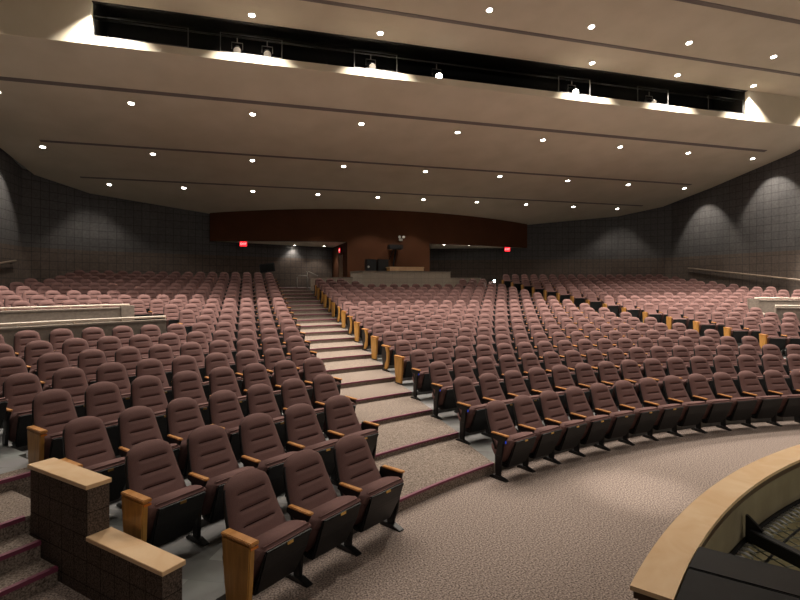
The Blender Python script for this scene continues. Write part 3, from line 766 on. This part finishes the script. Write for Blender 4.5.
def zs(s):
    if s['b'] != 'left': return 1.0
    return 1.045 if s['k'] < 4 else 1.035+.07*max(0,min(1,(-.40-s['th'])/.22))
for s in solo:
    root = empty('theatre_seat', pol(s['R'], s['th'], s['z']), -s['th'])
    root.scale = (s['sc'],1,zs(s))
    leftend = (s['b'] != 'left' and s['first']) or (s['b'] == 'left' and s['last'])
    rightend = (s['b'] == 'left' and s['first']) or (s['b'] != 'left' and s['last'])
    wood = leftend and ((s['k'] >= 5 and s['b'] != 'left') or (s['k'] < 5 and s['b'] == 'left'))
    nm = {'middle':'middle block','left':'left block','right':'right block'}[s['b']]
    tag(root, '%s theatre seat, %s row of the %s, %s from the %s aisle' % ('maroon-brown' if not wood else 'oak-ended brown', ORD[s['k']], nm, ORD[s['j']], 'stepped' if s['b'] != 'right' else 'far'), 'seat', 'theatre seats of the '+nm)
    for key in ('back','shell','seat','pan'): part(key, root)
    if s['Z'] < 9: part('plate', root)
    if wood:
        curved = s['b'] == 'middle' and s['k'] % 2 == 0
        part('stds_l', root); pw = part('panelc' if curved else 'panel', root); part('arm_big', root)
        if not curved: part('rowlet', root)
    else:
        part('std_l', root); part('arm_l', root)
        if leftend and s['b'] == 'middle': part('led', root)
    if rightend: part('stds_r', root); part('arm_r', root)
# the hundreds of seats farther up the hall
lo = B()
def append(src, Mx, mi=None):
    me = src; off = len(lo.verts)
    vs = [lo.verts.new(Mx @ v.co) for v in me.vertices]
    for p in me.polygons:
        f = lo.faces.new([vs[i] for i in p.vertices]); f.smooth = p.use_smooth
        f.material_index = mi if not isinstance(mi, dict) else mi[p.material_index]
def bm_mesh(bm):
    me = bpy.data.meshes.new('tmp'); bm.to_mesh(me); bm.free(); return me
LOB = bm_mesh(back_grid(6, 8, .045, (.575,.785))); LOSH = bm_mesh(back_grid(6, 6, -.03, None, .008, .375, .920))
def pl(pts, x0, x1):
    bm = B(); prism(bm, pts, x0, x1, 'x'); return bm_mesh(bm)
LOSE = pl([(-.115,.520),(-.07,.572),(.22,.490),(.30,.43),(.20,.22),(.10,.20)], -.242,.242)
LOPA = pl([(-.126,.528),(-.112,.532),(.07,.195),(.19,.205),(.14,.135),(.04,.145)], -.215,.215)
def bx_(x): 
    bm = B(); box(bm, x-.026,x+.026,-.055,.18,.588,.606); return bm_mesh(bm)
def st_(x): return pl([(-.01,.60),(.27,.60),(.24,.30),(.22,0),(.06,0),(.08,.3)], x-.016, x+.016)
LOA = {-1: bx_(-HX), 1: bx_(HX)}; LOS = {-1: st_(-HX), 1: st_(HX)}
LOP = bm_mesh(panel_bm(-HX-.012, False)); LOPC = bm_mesh(panel_bm(-HX-.012, True))
for s in rest:
    Mx = Matrix.Translation(pol(s['R'], s['th'], s['z'])) @ Matrix.Rotation(-s['th'],4,'Z') @ Matrix.Diagonal((1,1,zs(s),1))
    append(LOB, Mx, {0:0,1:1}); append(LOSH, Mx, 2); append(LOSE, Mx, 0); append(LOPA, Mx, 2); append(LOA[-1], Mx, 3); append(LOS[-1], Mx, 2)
    leftend = (s['b'] != 'left' and s['first']) or (s['b'] == 'left' and s['last'])
    if (s['b'] == 'left' and s['first']) or (s['b'] != 'left' and s['last']): append(LOA[1], Mx, 3); append(LOS[1], Mx, 2)
    if leftend and s['b'] != 'left': append(LOPC if (s['b'] == 'middle' and s['k'] % 2 == 0) else LOP, Mx, 4)
tag(obj('theatre_seats', lo, [M['fabric'], M['seam_shade'], M['plastic'], M['arm_wood'], M['panel_wood']]), 'hundreds of small brown theatre seats filling the rear rows', 'seats', kind='stuff')
print('SEATS', len(seats), len(solo), len(rest), max(s['Z'] for s in solo))
# aisle light at the top of the far aisle
root = tag(empty('aisle_light', (4.33,30.05,2.30)), 'small bright white step light at the top of the far aisle', 'light')
bm = B(); tube(bm, [(0,0,-.2),(0,0,.36)], .02, 6); obj('post', bm, M['steel'], root)
bm = B(); disc(bm, (0,0), .055, 0, .03, 14); bm.transform(Matrix.Translation((0,0,.40)) @ Matrix.Rotation(pi/2,4,'X')); obj('lens', bm, M['lamp_cool'], root)

# ------------------------------------------------------------------ added fill lamps, unseen behind the camera, world, camera
for x in (-6, 0, 6):
    spot((x, -1.0, 9.5), 300 if x < 0 else 620, 2.4, .6, (1,.91,.80), .4, (x*1.2, 12, 1.5), 'fill_light')
w = bpy.data.worlds.new('World'); SC.world = w; w.use_nodes = True
bg = w.node_tree.nodes['Background']; bg.inputs['Color'].default_value = (.9,.75,.6,1); bg.inputs['Strength'].default_value = .02
cd = bpy.data.cameras.new('Camera'); cam = bpy.data.objects.new('Camera', cd); COL.objects.link(cam)
cam.location = CAM; cam.rotation_euler = (pi/2, 0, -YAW)
cd.sensor_width = 36; cd.lens = FPX/800*36; cd.shift_y = -(300-282.83)/800; cd.clip_start = .05; cd.clip_end = 200
SC.camera = cam
SC.view_settings.view_transform = 'Standard'; SC.view_settings.look = 'None'; SC.view_settings.exposure = 0; SC.view_settings.gamma = 1
SC.view_settings.use_curve_mapping = False
SC.cycles.max_bounces = 6; SC.cycles.diffuse_bounces = 5; SC.cycles.sample_clamp_indirect = 6
